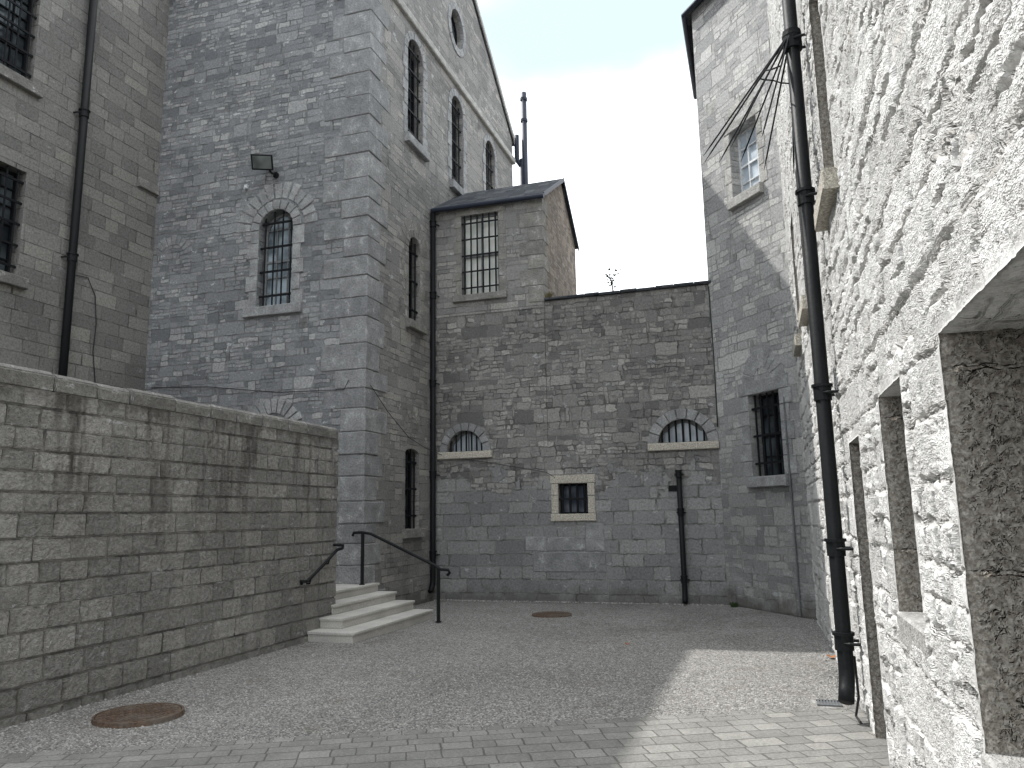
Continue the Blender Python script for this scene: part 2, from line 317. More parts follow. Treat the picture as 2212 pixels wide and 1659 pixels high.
def window(B,W,r,arch=None,depth=.22,cols=3,rows=4,nv=4,nh=3,sill=(.1,.14,.08),sur=None,glass='glass',sash='sash',smat='dress',label=None,bard=-.07,barr=.016,surmat=None,keyed=True,hw_=.018):
    u0,u1,z0,z1=r; lp=loop(*r,arch); c=((u0+u1)/2,(z0+z1)/2); fd=-depth+.03
    bm=bmesh.new(); fw=.045; n=len(lp)
    inn=shrink(lp,fw,c)
    for k in range(n):
        q=[lp[k],lp[(k+1)%n],inn[(k+1)%n],inn[k]]; prism(bm,W,q,fd-.04,fd+.02)
    for k in range(1,cols):
        u=u0+(u1-u0)*k/cols; prism(bm,W,rect(u-.011,u+.011,z0+.02,topz(u,*r,arch)-.02),fd-.03,fd+.012)
    for k in range(1,rows):
        z=z0+(z1-z0)*k/rows; hw=(u1-u0)/2
        if arch=='arch' and z>z1-hw: hw=math.sqrt(max(0,hw*hw-(z-z1+hw)**2))
        if arch in('round','lunette'): hw*=.75
        t=.02 if k==rows//2 else .011; prism(bm,W,rect(c[0]-hw+.02,c[0]+hw-.02,z-t,z+t),fd-.029,fd+.015)
    win=link('window',bm,MAT[sash],B,wall=W)
    if label: win['label']=label
    bm=bmesh.new(); vs=[bm.verts.new(W.p(u,z,fd-.02)) for u,z in lp]; bm.faces.new(vs); bm.normal_update()
    bm.faces.ensure_lookup_table()
    if bm.faces[0].normal.dot(W.N)<0: bm.faces[0].normal_flip()
    link('glass_pane',bm,MAT[glass],win,recalc=False,wall=W)
    if nv:
        bm=bmesh.new()
        for k in range(nv):
            u=u0+(u1-u0)*(k+.5)/nv+random.uniform(-.006,.006); tube(bm,[W.p(u,(z0 if arch!='round' else 2*c[1]-topz(u,*r,arch))-.02,bard),W.p(u,topz(u,*r,arch)+.02,bard)],barr,8)
        for k in range(nh):
            z=z0+(z1-z0)*(k+.5)/nh; prism(bm,W,rect(u0-.02,u1+.02,z-hw_,z+hw_),bard-.007,bard+.02)
        link('bar_grille',bm,MAT['bar'],win,wall=W)
    if sill:
        e,h,pr=sill; bm=bmesh.new(); prism(bm,W,rect(u0-e,u1+e,z0-h,z0+.012),-.1,pr,.012)
        link('sill',bm,MAT[smat],win,wall=W)
    if sur:
        w,pr=sur; bm=bmesh.new(); g_=.004
        zb=z0+.015; zt=z1
        if arch in('arch','lunette'):
            rr=(u1-u0)/2; rz=rr if arch=='arch' else z1-z0; zs=z1-rz; nb=9
            for k in range(nb):
                a=PI*k/nb+.018; b=PI*(k+1)/nb-.018; q=[]
                for t in (a,(a+b)/2,b): q.append((c[0]+(rr+.003)*math.cos(t),zs+(rz+.003)*math.sin(t)))
                for t in (b,(a+b)/2,a): q.append((c[0]+(rr+w)*math.cos(t),zs+(rz+w)*math.sin(t)))
                prism(bm,W,q,-.06,pr+random.uniform(-.004,.004),.008)
            zt=zs
        elif arch=='round':
            for k in range(10):
                a=2*PI*k/10+.015; b=2*PI*(k+1)/10-.015; rr=(u1-u0)/2; rz=(z1-z0)/2
                q=[(c[0]+rr*math.cos(t),c[1]+rz*math.sin(t)) for t in (a,(a+b)/2,b)]+[(c[0]+(rr+w)*math.cos(t),c[1]+(rz+w)*math.sin(t)) for t in (b,(a+b)/2,a)]
                prism(bm,W,q,-.06,pr,.006)
            zt=zb
        else:
            prism(bm,W,rect(u0-w*1.05,u1+w*1.05,z1+.002,z1+w*1.1),-.06,pr+.004,.01,.003)
        if arch not in('lunette','round') and zt>zb:
            for s in (0,1):
                z=zb; i=s
                while z<zt-.01:
                    hh=min(random.uniform(.24,.36),zt-z)
                    if zt-z-hh<.12: hh=zt-z
                    ww=w*(1.35 if (i%2 and keyed) else .95); i+=1
                    q=rect(u0-ww,u0-.002,z+g_,z+hh-g_) if s==0 else rect(u1+.002,u1+ww,z+g_,z+hh-g_)
                    prism(bm,W,q,-.06,pr+random.uniform(-.005,.005),.008,.002); z+=hh
        link('surround',bm,MAT[surmat or smat],win,wall=W)
    return win
def relieving(B,W,cu,zs,r0,r1,nb,mat,pr=.012,a0=0,a1=PI,name='relieving_arch'):
    bm=bmesh.new()
    for k in range(nb):
        a=a0+(a1-a0)*k/nb+.025; b=a0+(a1-a0)*(k+1)/nb-.025; ro=r1*random.uniform(.95,1.05)
        q=[(cu+r0*math.cos(a),zs+r0*math.sin(a)),(cu+r0*math.cos(b),zs+r0*math.sin(b)),(cu+ro*math.cos(b),zs+ro*math.sin(b)),(cu+ro*math.cos(a),zs+ro*math.sin(a))]
        prism(bm,W,q,-.04,pr+random.uniform(-.004,.004),.008)
    return link(name,bm,MAT[mat],B,wall=W)
def rp(W,l,r,t,b): return (W.at(*l)[0],W.at(*r)[0],W.at(*b)[1],W.at(*t)[1])
def quads(bm,*qs):
    for q in qs: bm.faces.new([bm.verts.new(p) for p in q])
# ================================================================== GROUND
bm=bmesh.new(); quads(bm,[(-400,-400,-.03),(400,-400,-.03),(400,400,-.03),(-400,400,-.03)]); struct('ground',bm,MAT['soil'])
def gz(x,y): return .018*noise.noise(Vector((x*.5,y*.5,0)))+.006*noise.noise(Vector((x*2.5,y*2.5,3)))
bm=bmesh.new(); nx,ny=74,130; V=[[bm.verts.new((-6.4+7.4*i/nx,2.0+13.0*j/ny,gz(-6.4+7.4*i/nx,2+13.*j/ny))) for i in range(nx+1)] for j in range(ny+1)]
for j in range(ny):
    for i in range(nx): bm.faces.new([V[j][i],V[j][i+1],V[j+1][i+1],V[j+1][i]])
struct('gravel_yard',bm,MAT['gravel'],smooth=True)
def pe(x): return 4.33+(x+5.6)*.497
bm=bmesh.new(); n=40
row0=[bm.verts.new((-6.6+7.5*i/n,-5.,.026)) for i in range(n+1)]; row1=[bm.verts.new((-6.6+7.5*i/n,pe(-6.6+7.5*i/n)+.015*noise.noise(Vector((i*1.3,0,0))),.026)) for i in range(n+1)]
row2=[bm.verts.new((v.co.x,v.co.y+.01,-.02)) for v in row1]
for i in range(n):
    bm.faces.new([row0[i],row0[i+1],row1[i+1],row1[i]]); bm.faces.new([row1[i],row1[i+1],row2[i+1],row2[i]])
struct('sett_paving',bm,MAT['pavers'])
tmpl=bmesh.new(); bmesh.ops.create_icosphere(tmpl,subdivisions=1,radius=1.); TV=[v.co.copy() for v in tmpl.verts]; TF=[[v.index for v in f.verts] for f in tmpl.faces]; tmpl.free()
verts=[];faces=[]
def stone(x,y,z,s):
    k=len(verts); a=random.uniform(0,PI); ca,sa=math.cos(a),math.sin(a); e=(random.uniform(.7,1.3),random.uniform(.6,1.),random.uniform(.45,.8))
    for v in TV:
        j=random.uniform(.8,1.15); X,Y,Z=v.x*e[0]*s*j,v.y*e[1]*s*j,v.z*e[2]*s
        verts.append((x+X*ca-Y*sa,y+X*sa+Y*ca,z+Z))
    for f in TF: faces.append([k+i for i in f])
for _ in range(15000):
    x=random.uniform(-6.0,.62); y=pe(x)+.02+abs(random.gauss(0,1.8))
    if y>13: continue
    stone(x,y,gz(x,y)+.002,random.uniform(.004,.011))
for _ in range(900):
    x=random.uniform(-6.0,.62); y=pe(x)-abs(random.gauss(0,.10)); stone(x,y,.029,random.uniform(.004,.008))
for _ in range(900):
    y=random.uniform(4.5,14.5); x=random.choice([-6.03+abs(random.gauss(0,.05)),.6-abs(random.gauss(0,.05))]); stone(x,y,.008,random.uniform(.006,.013))
for _ in range(700):
    x=random.uniform(-6.4,-.8); stone(x,14.66-abs(random.gauss(0,.07)),.012,random.uniform(.008,.02))
g=G('loose_stone'); r=g.n('ShaderNodeNewGeometry').outputs['Random Per Island']; MLS=g.done(g.ramp(r,[(0,(.18,.175,.166)),(.5,(.31,.301,.286)),(1,(.50,.487,.46))]),.9)
me=bpy.data.meshes.new('loose_gravel'); me.from_pydata(verts,[],faces); me.materials.append(MLS); o=bpy.data.objects.new('loose_gravel',me); C.objects.link(o); o['kind']='stuff'; tag(o,'loose grey gravel chippings scattered over the yard','gravel')
# ================================================================== LEFT BUILDING
B=thing('prison_wing','tall brown grey coursed stone wing at the far left behind the block wall','building',(XL,6,0))
xr,_=LEFT.at(78,100); z0=LEFT.at(78,190)[1]; zz0=LEFT.at(47,603)[1]; zz1=LEFT.at(47,368)[1]; hgt=zz1-zz0
xr2=LEFT.at(48,480)[0]
wr=[(xr-1.15,xr,z0,z0+hgt),(xr2-1.15,xr2,zz0,zz1)]
bm=bmesh.new(); face_holes(bm,LEFT,rect(-5,YF,-.1,13.7),[loop(*w) for w in wr],.26)
quads(bm,[(XL,-5,-.1),(XL,-5,13.7),(-20,-5,13.7),(-20,-5,-.1)],[(XL,YF,13.7),(XL,YF,0),(-20,YF,0),(-20,YF,13.7)],[(-20,-5,0),(-20,YF,0),(-20,YF,13.7),(-20,-5,13.7)])
link('wall',bm,MAT['left'],B,recalc=False)
bm=bmesh.new(); quads(bm,[(XL+.1,-5.1,13.65),(XL+.1,YF,13.65),(-15.5,YF,16.0),(-15.5,-5.1,16.0)],[(-15.5,-5.1,16.0),(-15.5,YF,16.0),(-20,YF,13.65),(-20,-5.1,13.65)]); link('roof',bm,MAT['slate'],B)
for w in wr: window(B,LEFT,w,None,.24,4,6,6,5,(.14,.17,.1),None,'glass','bar','cope',bard=-.06,barr=.017)
bm=bmesh.new(); u,z=LEFT.at(315,402); prism(bm,LEFT,rect(u-.22,u+.3,z-.09,z+.09),-.02,.07,.01); link('corbel',bm,MAT['brownd'],B,wall=LEFT)
def pipe(name,label,base,top,r,collars,off_wall,mat,shoe=None,group=None,cat='drainpipe',brk=True):
    B=thing(name,label,cat,base,group); b=Vector(base); t=Vector(top)
    bm=bmesh.new(); pts=[b,t]
    if shoe is not None: s=Vector(shoe); pts=[b+s+Vector((0,0,-.12-.05)),b+s*.55+Vector((0,0,-.10)),b+s*.12+Vector((0,0,-.03)),b+Vector((0,0,.06)),t]
    tube(bm,pts,r,16); link('pipe',bm,MAT[mat],B,smooth=True)
    for z in collars:
        bm=bmesh.new(); p=Vector((b.x,b.y,z)); tube(bm,[p-Vector((0,0,.07)),p-Vector((0,0,.068)),p+Vector((0,0,.045)),p+Vector((0,0,.047))],[r*1.02,r*1.2,r*1.2,r*1.02],16)
        tube(bm,[p+Vector((0,0,.046)),p+Vector((0,0,.07))],r*1.42,16)
        if brk:
            w=Vector(off_wall); q=p+Vector((0,0,-.01)); sd=Vector((-w.y,w.x,0)).normalized()
            for s in (-1,1):
                tube(bm,[q+w+sd*s*r*1.7,q+w*.3+sd*s*r*1.5,q+sd*s*r*1.15],r*.22,6)
        link('collar',bm,MAT[mat],B)
    return B
u=LEFT.at(158,400)[0]
pipe('drainpipe','black drainpipe on the far left coursed stone wing',(XL+.12,u,.3),(XL+.12,u,13.5),.068,[3.6,6.2,8.9,11.6],(-.12,0,0),'iron')
def cable(name,label,pts,r=.008,mat='cable'):
    bm=bmesh.new(); tube(bm,pts,r,6); return tag(link(name,bm,MAT[mat],smooth=True),label,'cable')
cable('wall_cable','short black cable hanging down the far left wing',[LEFT.p(*LEFT.at(x,y),.02) for x,y in ((150,592),(188,600),(204,640),(206,700),(199,760),(204,830))])
# ================================================================== CENTRAL GABLED BUILDING
B=thing('gabled_building','large blue grey rubble stone building with tall gable and arched barred windows','building',(XG,YF,0))
F1=rp(FRONT,(558,560),(632,560),(597,453),(597,662))
def gw(cy,w,z0,z1): return (cy-w/2,cy+w/2,z0,z1)
G1,G2,G3=[gw(y,.76,9.4,11.75) for y in (13.78,16.17,18.56)]
G4=gw(13.78,.56,5.5,7.32); G5=gw(13.72,.62,1.42,2.97); G0=(16.17-.42,16.17+.42,13.1,14.1)
YE=20.6; RZ=12.75; AP=16.0; YM=(YF+YE)/2
bm=bmesh.new(); face_holes(bm,FRONT,rect(XL-3,XG,-.1,RZ),[loop(*F1,'arch')],.3)
link('front_wall',bm,MAT['front'],B,recalc=False)
bm=bmesh.new(); face_holes(bm,GABLE,[(YF,-.1),(YE,-.1),(YE,RZ),(YM,AP),(YF,RZ)],[loop(*G1,'arch'),loop(*G2,'arch'),loop(*G3,'arch'),loop(*G4,'arch'),loop(*G5,'flat'),loop(*G0,'round')],.3)
quads(bm,[(XG,YE,-.1),(-20,YE,-.1),(-20,YE,RZ),(XG,YE,RZ)],[(-20,YF,0),(-20,YE,0),(-20,YE,RZ),(-20,YM,AP),(-20,YF,RZ)])
link('gable_wall',bm,MAT['gable'],B,recalc=False)
bm=bmesh.new()
for ya,za,yb,zb in ((YF-.15,RZ-.08,YM,AP+.06),(YM,AP+.06,YE+.15,RZ-.08)):
    quads(bm,[(XG+.04,ya,za),(-20,ya,za),(-20,yb,zb),(XG+.04,yb,zb)])
rf=link('roof',bm,MAT['slate'],B)
bm=bmesh.new()
for s in (0,1):
    a=(YF-.1,RZ-.02) if s==0 else (YE+.1,RZ-.02); q=[a,(YM,AP+.1),(YM,AP+.24),(a[0],a[1]+.16)]
    prism(bm,GABLE,q,-.1,.07)
link('verge_coping',bm,MAT['pale'],B,wall=GABLE)
bm=bmesh.new(); prism(bm,GABLE,rect(YF-.05,YE+.04,12.02,12.2),-.02,.09,.02); link('string_course',bm,MAT['pale'],B,wall=GABLE)
bm=bmesh.new(); tube(bm,[(XG+.05,YF-.16,RZ-.02),(-20,YF-.16,RZ-.02)],.06,10); link('gutter',bm,MAT['ironb'],B)
window(B,FRONT,F1,'arch',.26,3,6,4,4,(.25,.17,.09),(.18,.03),'gsky','sash')
for w in (G1,G2,G3): window(B,GABLE,w,'arch',.26,3,8,4,5,(.14,.18,.12),(.17,.02),'glass','bar')
window(B,GABLE,G4,'arch',.24,2,5,3,3,(.12,.15,.12),(.15,.015),'glass','bar','brownd')
window(B,GABLE,G5,'flat',.24,2,4,4,3,(.12,.16,.1),None,'glass','bar','brownd')
window(B,GABLE,G0,'round',.2,2,2,0,0,None,(.17,.03),'glass','bar')
bm=bmesh.new(); z=.0; i=0
while z<12.3:
    h=random.uniform(.33,.5); lf=random.uniform(.75,.95) if i%2 else random.uniform(.45,.6); lg=random.uniform(.4,.5) if i%2 else random.uniform(.62,.85); i+=1
    pr=.012+random.uniform(0,.014)
    jt=lambda:random.uniform(-.006,.006)
    pl=[(XG-lf,YF-pr),(XG+pr,YF-pr),(XG+pr,YF+lg),(XG-.15,YF+lg),(XG-.15,YF+.15),(XG-lf,YF+.15)]
    a=[bm.verts.new((x+jt(),y+jt(),z+.007+jt()*.4)) for x,y in pl]; b=[bm.verts.new((x+jt(),y+jt(),z+h-.007+jt()*.4)) for x,y in pl]
    bm.faces.new(a[::-1]); bm.faces.new(b)
    for k in range(6): bm.faces.new([a[k],a[(k+1)%6],b[(k+1)%6],b[k]])
    z+=h
bmesh.ops.bevel(bm,geom=list(bm.edges),offset=.012,segments=1,affect='EDGES')
link('quoins',bm,MAT['quoin'],B)
cu=(F1[0]+F1[1])/2; rr=(F1[1]-F1[0])/2
relieving(B,FRONT,cu+.02,F1[3]-rr,rr+.22,rr+.52,13,'dress',.018)
cu2,zc2=FRONT.at(592,930); relieving(B,FRONT,cu2,zc2,.32,.6,11,'dress',.03)
cu3,zc3=FRONT.at(372,560); relieving(B,FRONT,cu3,zc3,.3,.5,9,'quoin',a0=.2,a1=PI-.3)
relieving(B,GABLE,13.75,4.05-.75,.28,.42,7,'brownd',.008)
relieving(B,GABLE,13.78,7.04,.46,.68,9,'brownd',.008)
Bp=thing('soil_vent_pipe','black vent pipe rising past the right end of the gable','pipe',(XG+.35,20.75,7.))
for dx,zt in ((0,14.35),(.22,12.2)):
    bm=bmesh.new(); tube(bm,[(XG+.35+dx-.3*(zt<13),20.75,7),(XG+.35+dx-.3*(zt<13),20.75,zt)],.085,12)
    link('pipe',bm,MAT['ironb'],Bp,smooth=True)
for z in (9.,11.2,13.4,14.1):
    bm=bmesh.new(); tube(bm,[(XG+.35,20.75,z),(XG+.35,20.75,z+.08)],.108,12); link('collar',bm,MAT['ironb'],Bp)
bm=bmesh.new(); tube(bm,[(XG+.3,20.75,11.9),(XG+.1,20.75,12.2),(XG+.1,20.75,13.)],.075,10); link('branch',bm,MAT['ironb'],Bp,smooth=True)
# floodlight
p=FRONT.p(*FRONT.at(588,366),.0); Bf=thing('floodlight','square black floodlight on a bracket above the arched window','floodlight',p)
def rotbox(bm,c,sx,sy,sz,rx,rz=0,bev=.008,taper=1.):
    M=mathutils.Matrix.Rotation(rz,3,'Z')@mathutils.Matrix.Rotation(rx,3,'X'); t=bmesh.new(); box(t,-sx,sx,-sy,sy,-sz,sz,bev)
    for v in t.verts:
        if v.co.y>0: v.co.x*=taper; v.co.z*=taper
        v.co=Vector(c)+M@v.co
    m=bpy.data.meshes.new('t'); t.to_mesh(m); t.free(); bm.from_mesh(m); bpy.data.meshes.remove(m)
RX=math.radians(34); RZl=math.radians(24)
hc=p+Vector((.0,-.30,.02)); rotbox(bm:=bmesh.new(),hc,.2,.07,.145,RX,RZl,.012,.65); link('housing',bm,MAT['iron'],Bf)
M=mathutils.Matrix.Rotation(RZl,3,'Z')@mathutils.Matrix.Rotation(RX,3,'X')
bm=bmesh.new(); rotbox(bm,hc+M@Vector((0,-.073,0)),.17,.006,.115,RX,RZl,.003); link('lamp_glass',bm,MAT['lamp'],Bf)
bm=bmesh.new(); tube(bm,[p+Vector((.1,-.0,-.14)),p+Vector((.1,-.16,-.16)),p+Vector((.06,-.25,-.05))],.02,8); tube(bm,[p+Vector((.1,.0,-.14)),p+Vector((.1,-.03,-.14))],.06,12); link('bracket',bm,MAT['iron'],Bf)
p=FRONT.p(*FRONT.at(534,405),0); bm=bmesh.new(); rotbox(bm,p+Vector((0,-.03,0)),.035,.03,.04,0); tube(bm,[p+Vector((0,-.05,-.02)),p+Vector((0,-.09,-.05))],.02,8); tag(link('motion_sensor',bm,MAT['white']),'small pale sensor box left of the floodlight','sensor')
cable('wall_cable','thin cable running level across the rubble front wall',[FRONT.p(*FRONT.at(x,y),.03) for x,y in ((330,838),(450,836),(600,848),(745,842),(755,822))]+[(XG-.3,YF-.03,FRONT.at(755,822)[1])],.007)
pa=[GABLE.p(*GABLE.at(797,832),.03),GABLE.p(*GABLE.at(835,890),.03),GABLE.p(*GABLE.at(880,945),.03),GABLE.p(*GABLE.at(915,968),.04)]
pb=[BACK.p(*BACK.at(x,y),.03) for x,y in ((960,985),(1060,1000),(1180,1020),(1200,1032))]
cable('slack_cable','slack cable sagging from the gable corner to the back wall',pa+pb,.006)
# ================================================================== BACK WALL
B=thing('yard_wall','high grey rubble back wall with two lunette windows and slate coping','wall',(-3.6,YB,0))
L1=rp(BACK,(966,960),(1044,960),(1005,930),(1005,977)); L2=rp(BACK,(1421,930),(1528,930),(1475,905),(1475,957)); S1=rp(BACK,(1207,1080),(1270,1080),(1240,1044),(1240,1111))
ZT=5.95; XB=-3.99
bm=bmesh.new(); face_holes(bm,BACK,rect(XG-.1,T0.x+.1,-.1,ZT),[loop(*L1,'lunette'),loop(*L2,'lunette'),loop(*S1)],.28)
quads(bm,[(XG,YB,ZT),(XB,YB,ZT),(XB,YB+.5,ZT),(XG,YB+.5,ZT)],[(XB,YB,ZT),(.2,YB,ZT),(.2,YB+.5,ZT),(XB,YB+.5,ZT)],[(XG,YB+.5,0),(.2,YB+.5,0),(.2,YB+.5,ZT),(XG,YB+.5,ZT)])
link('wall',bm,MAT['back'],B,recalc=False)
bm=bmesh.new(); x=XB+.01
while x<T0.x+.05:
    w=random.uniform(.3,.5); zc=ZT+.03+random.uniform(-.008,.008); box(bm,x,min(x+w-.006,T0.x+.2),YB-.06-random.uniform(0,.02),YB+.55,zc-.025,zc+.03,.008); x+=w
link('coping',bm,MAT['slate'],B)
for L,s in ((L1,.16),(L2,.2)): window(B,BACK,L,'lunette',.24,2,1,7,0,(.2,.13,.07),(s,.03),'glun','sash','beige',surmat='dress' if L is L2 else 'quoin',barr=.019)
w=window(B,BACK,S1,None,.2,1,1,4,1,(.16,.13,.06),(.15,.03),'gmid','bar','beige',barr=.024,keyed=False,bard=-.05)
bm=bmesh.new(); u,z=BACK.at(1456,1055); prism(bm,BACK,rect(u-.1,u+.1,z-.055,z+.055),-.03,.012,.004)
for k in range(9): prism(bm,BACK,rect(u-.085+k*.02,u-.077+k*.02,z-.045,z+.045),.01,.02)
link('vent_grille',bm,MAT['bar'],B,wall=BACK)
bm=bmesh.new()
for (xa,xb,ya,yb) in ((1152,1308,1192,1236),(1135,1180,1158,1190),(1183,1262,1160,1190),(1265,1305,1130,1190)):
    a=BACK.at(xa,yb); b=BACK.at(xb,ya); prism(bm,BACK,rect(a[0],b[0],a[1],b[1]),-.03,.014,.012,.012)
link('patch_block',bm,MAT['quoin'],B,wall=BACK)
u,zt=BACK.at(1470,1018)
ub=BACK.at(1478,1290)[0]; u=(u+ub)/2
pipe('short_drainpipe','short black drainpipe with a bent foot against the back wall',(u,YB-.1,.22),(u,YB-.1,zt),.048,[zt-.05,zt-.75,.45],(0,.1,0),'iron',shoe=(0,-.1,0))
# ================================================================== BAY
B=thing('stair_turret','small stone turret with slate roof and barred window above the back wall','turret',(-5.2,YB,ZT))
BAYF=Wall((0,YB-.02,0),(1,0,0),(0,-1,0)); BW=rp(BAYF,(997,550),(1077,550),(1037,462),(1037,637))
YBK=17.7; YRG=16.4; ZE=8.25; ZR=9.32
bm=bmesh.new(); face_holes(bm,BAYF,rect(XG-.1,XB,ZT-.12,ZE),[loop(*BW)],.24); link('front_wall',bm,MAT['gable'],B,recalc=False)
bm=bmesh.new(); SD=Wall((XB,0,0),(0,1,0),(1,0,0)); face_holes(bm,SD,[(YB-.02,3.),(YBK,3.),(YBK,ZE-.1),(YRG,ZR-.04),(YB-.02,ZE)],[],.1)
g=G('brown_rubble'); uv=g.uv(); c,m,h=slate(g,uv,[(0,(.14,.115,.095)),(.5,(.215,.18,.15)),(1,(.30,.26,.22))],.3,.2,3.,.009,.04,6.); c,h=finish_stone(g,uv,c,m,h,(.27,.245,.215)); MAT['brick']=g.done(c,.9,h,.02)
quads(bm,[(XB,YBK,3),(XG,YBK,3),(XG,YBK,ZE),(XB,YBK,ZE)])
link('side_wall',bm,MAT['brick'],B,recalc=False)
bm=bmesh.new(); z=ZT; i=0
while z<ZE-.05:
    h=min(random.uniform(.26,.36),ZE-z); lf=.5 if i%2 else .33; lg=.22 if i%2 else .38; i+=1
    pl=[(XB-lf,YB-.034),(XB+.014,YB-.034),(XB+.014,YB+lg),(XB-.1,YB+lg),(XB-.1,YB+.1),(XB-lf,YB+.1)]
    a=[bm.verts.new((x,y,z+.005)) for x,y in pl]; b=[bm.verts.new((x,y,z+h-.005)) for x,y in pl]
    bm.faces.new(a[::-1]); bm.faces.new(b)
    for k in range(6): bm.faces.new([a[k],a[(k+1)%6],b[(k+1)%6],b[k]])
    z+=h
bmesh.ops.bevel(bm,geom=list(bm.edges),offset=.007,segments=1,affect='EDGES'); link('quoins',bm,MAT['brownd'],B)
bm=bmesh.new()
for (ya,za,yb,zb) in ((YB-.12,ZE-.03,YRG,ZR),(YRG,ZR,YBK+.06,ZE-.16)):
    for dz in (0,.035): quads(bm,[(XG+.01,ya,za+dz),(XB+.06,ya,za+dz),(XB+.06,yb,zb+dz),(XG+.01,yb,zb+dz)])
    quads(bm,[(XB+.06,ya,za),(XB+.06,yb,zb),(XB+.06,yb,zb+.035),(XB+.06,ya,za+.035)],[(XG+.01,ya,za),(XB+.06,ya,za),(XB+.06,ya,za+.035),(XG+.01,ya,za+.035)])
link('roof',bm,MAT['slate'],B)
bm=bmesh.new()
for (ya,za,yb,zb) in ((YB-.12,ZE-.06,YRG,ZR-.03),(YRG,ZR-.03,YBK+.08,ZE-.2)): prism(bm,SD,[(ya,za-.02),(yb,zb-.02),(yb,zb+.075),(ya,za+.075)],.062,.085)
link('bargeboard',bm,MAT['ironb'],B,wall=SD)
bm=bmesh.new(); tube(bm,[(XG+.05,YB-.16,ZE-.05),(XB+.08,YB-.16,ZE-.08)],.05,10); link('gutter',bm,MAT['ironb'],B)
window(B,BAYF,BW,None,.15,2,2,6,5,(.18,.13,.1),(.13,.012),'gpale','sash','brownd',bard=-.02,barr=.019,hw_=.014)
ux=BACK.at(937,800)[0]
pipe('corner_drainpipe','tall black drainpipe in the corner left of the back wall',(ux+.04,YB-.13,.35),(ux+.04,YB-.13,ZE-.1),.055,[.9,2.5,4.4,6.3,7.9],(0,.12,0),'iron',shoe=(0,-.12,0))
# ================================================================== SAPLING, TUFTS
p=BACK.p(*BACK.at(1322,637),-.1); p.z=ZT+.05
B=thing('sapling','small leafy sapling sprouting from the coping of the back wall','plant',p)
bm=bmesh.new(); lv=bmesh.new()
for k in range(4):
    a=random.uniform(0,2*PI); top=p+Vector((math.cos(a)*.12+.05,math.sin(a)*.1,random.uniform(.3,.5))); mid=p.lerp(top,.5)+Vector((.02,0,0)); tube(bm,[p,mid,top],[.009,.006,.003],6)
    for j in range(11):
        q=p.lerp(top,.3+.7*j/10)+Vector((random.uniform(-.03,.03),random.uniform(-.03,.03),0)); d=Vector((random.uniform(-1,1),random.uniform(-1,1),random.uniform(-.2,.7))).normalized(); s=d.cross(Vector((0,0,1))).normalized()*.032; L=.10
        quads(lv,[q,q+d*L*.5+s,q+d*L,q+d*L*.5-s])
link('stem',bm,MAT['stem'],B); o=link('leaves',lv,MAT['leaf'],B,recalc=False)
def tuft(p,n,h,label,mat='drygrass'):
    bm=bmesh.new()
    for _ in range(n):
        a=random.uniform(0,2*PI); b=Vector(p)+Vector((max(-.05,min(.05,random.gauss(0,.03))),max(-.03,min(.03,random.gauss(0,.02))),0)); t=b+Vector((math.cos(a)*h*.5,math.sin(a)*h*.4-.03,h*random.uniform(.5,1.))); w=Vector((.006,.003,0)); m_=b.lerp(t,.5)+Vector((0,0,h*.12))
        quads(bm,[b-w,b+w,m_+w*.8,m_-w*.8],[m_-w*.8,m_+w*.8,t+w*.1,t-w*.1])
    tag(link('grass_tuft',bm,MAT[mat],recalc=False),label,'grass tuft')
tuft((XB+.08,YB+.02,ZT+.05),70,.16,'dry grass tuft in the angle of turret and wall top')
tuft((-.62,14.42,.0),80,.10,'small weed tuft where the back wall meets the tower','leaf')
# ================================================================== TOWER
B=thing('corner_tower','pale rubble stone corner tower with canted face half in sunlight','tower',T0)
def fr(l,r,t,b): return rp(TOWER,l,r,t,b)
TW1=fr((1578,340),(1638,330),(1612,262),(1612,418)); TW2=fr((1622,940),(1690,940),(1657,846),(1657,1030))
TZ=11.7; uA=T0.dot(TU); uB=T1.dot(TU)
bm=bmesh.new(); face_holes(bm,TOWER,rect(uA,uB+.3,-.1,TZ),[loop(*TW1),loop(*TW2)],.3)
link('canted_wall',bm,MAT['tower'],B,recalc=False,wall=TOWER)
bm=bmesh.new(); quads(bm,[(T0.x,T0.y,-.1),(T0.x,T0.y,TZ),(T0.x-.03,17.7,TZ),(T0.x-.03,17.7,-.1)],[(T0.x-.03,17.7,0),(T0.x-.03,17.7,TZ),(3,17.7,TZ),(3,17.7,0)],[(3,17.7,0),(3,17.7,TZ),(3,12.9,TZ),(3,12.9,0)])
link('side_wall',bm,MAT['tower'],B,recalc=False)
bm=bmesh.new(); c=Vector((1.6,15.6,14.)); pts=[Vector((T0.x-.13,T0.y-.07,TZ)),T1+TN*.15+TU*.3+Vector((0,0,TZ)),Vector((3.2,12.9,TZ)),Vector((3.2,17.9,TZ)),Vector((T0.x-.16,17.9,TZ))]
for a,b in zip(pts,pts[1:]+pts[:1]): quads(bm,[a,b,c])
quads(bm,pts)
link('roof',bm,MAT['slate'],B)
bm=bmesh.new(); tube(bm,[pts[4]+Vector((-.02,0,-.07)),pts[0]+Vector((-.02,-.02,-.07)),pts[1]+Vector((0,-.03,-.07))],.055,10); link('gutter',bm,MAT['ironb'],B)
window(B,TOWER,TW1,None,.24,3,4,0,0,(.08,.17,.1),(.14,.012),'glun','white','pale')
window(B,TOWER,TW2,None,.28,2,4,5,3,(.1,.17,.1),(.22,.02),'glass','bar','dress',barr=.018)
relieving(B,TOWER,(TW2[0]+TW2[1])/2,TW2[3]+.22,.22,.55,9,'dress'); relieving(B,TOWER,(TW1[0]+TW1[1])/2,TW1[3]+.16,.2,.42,8,'pale',.006)
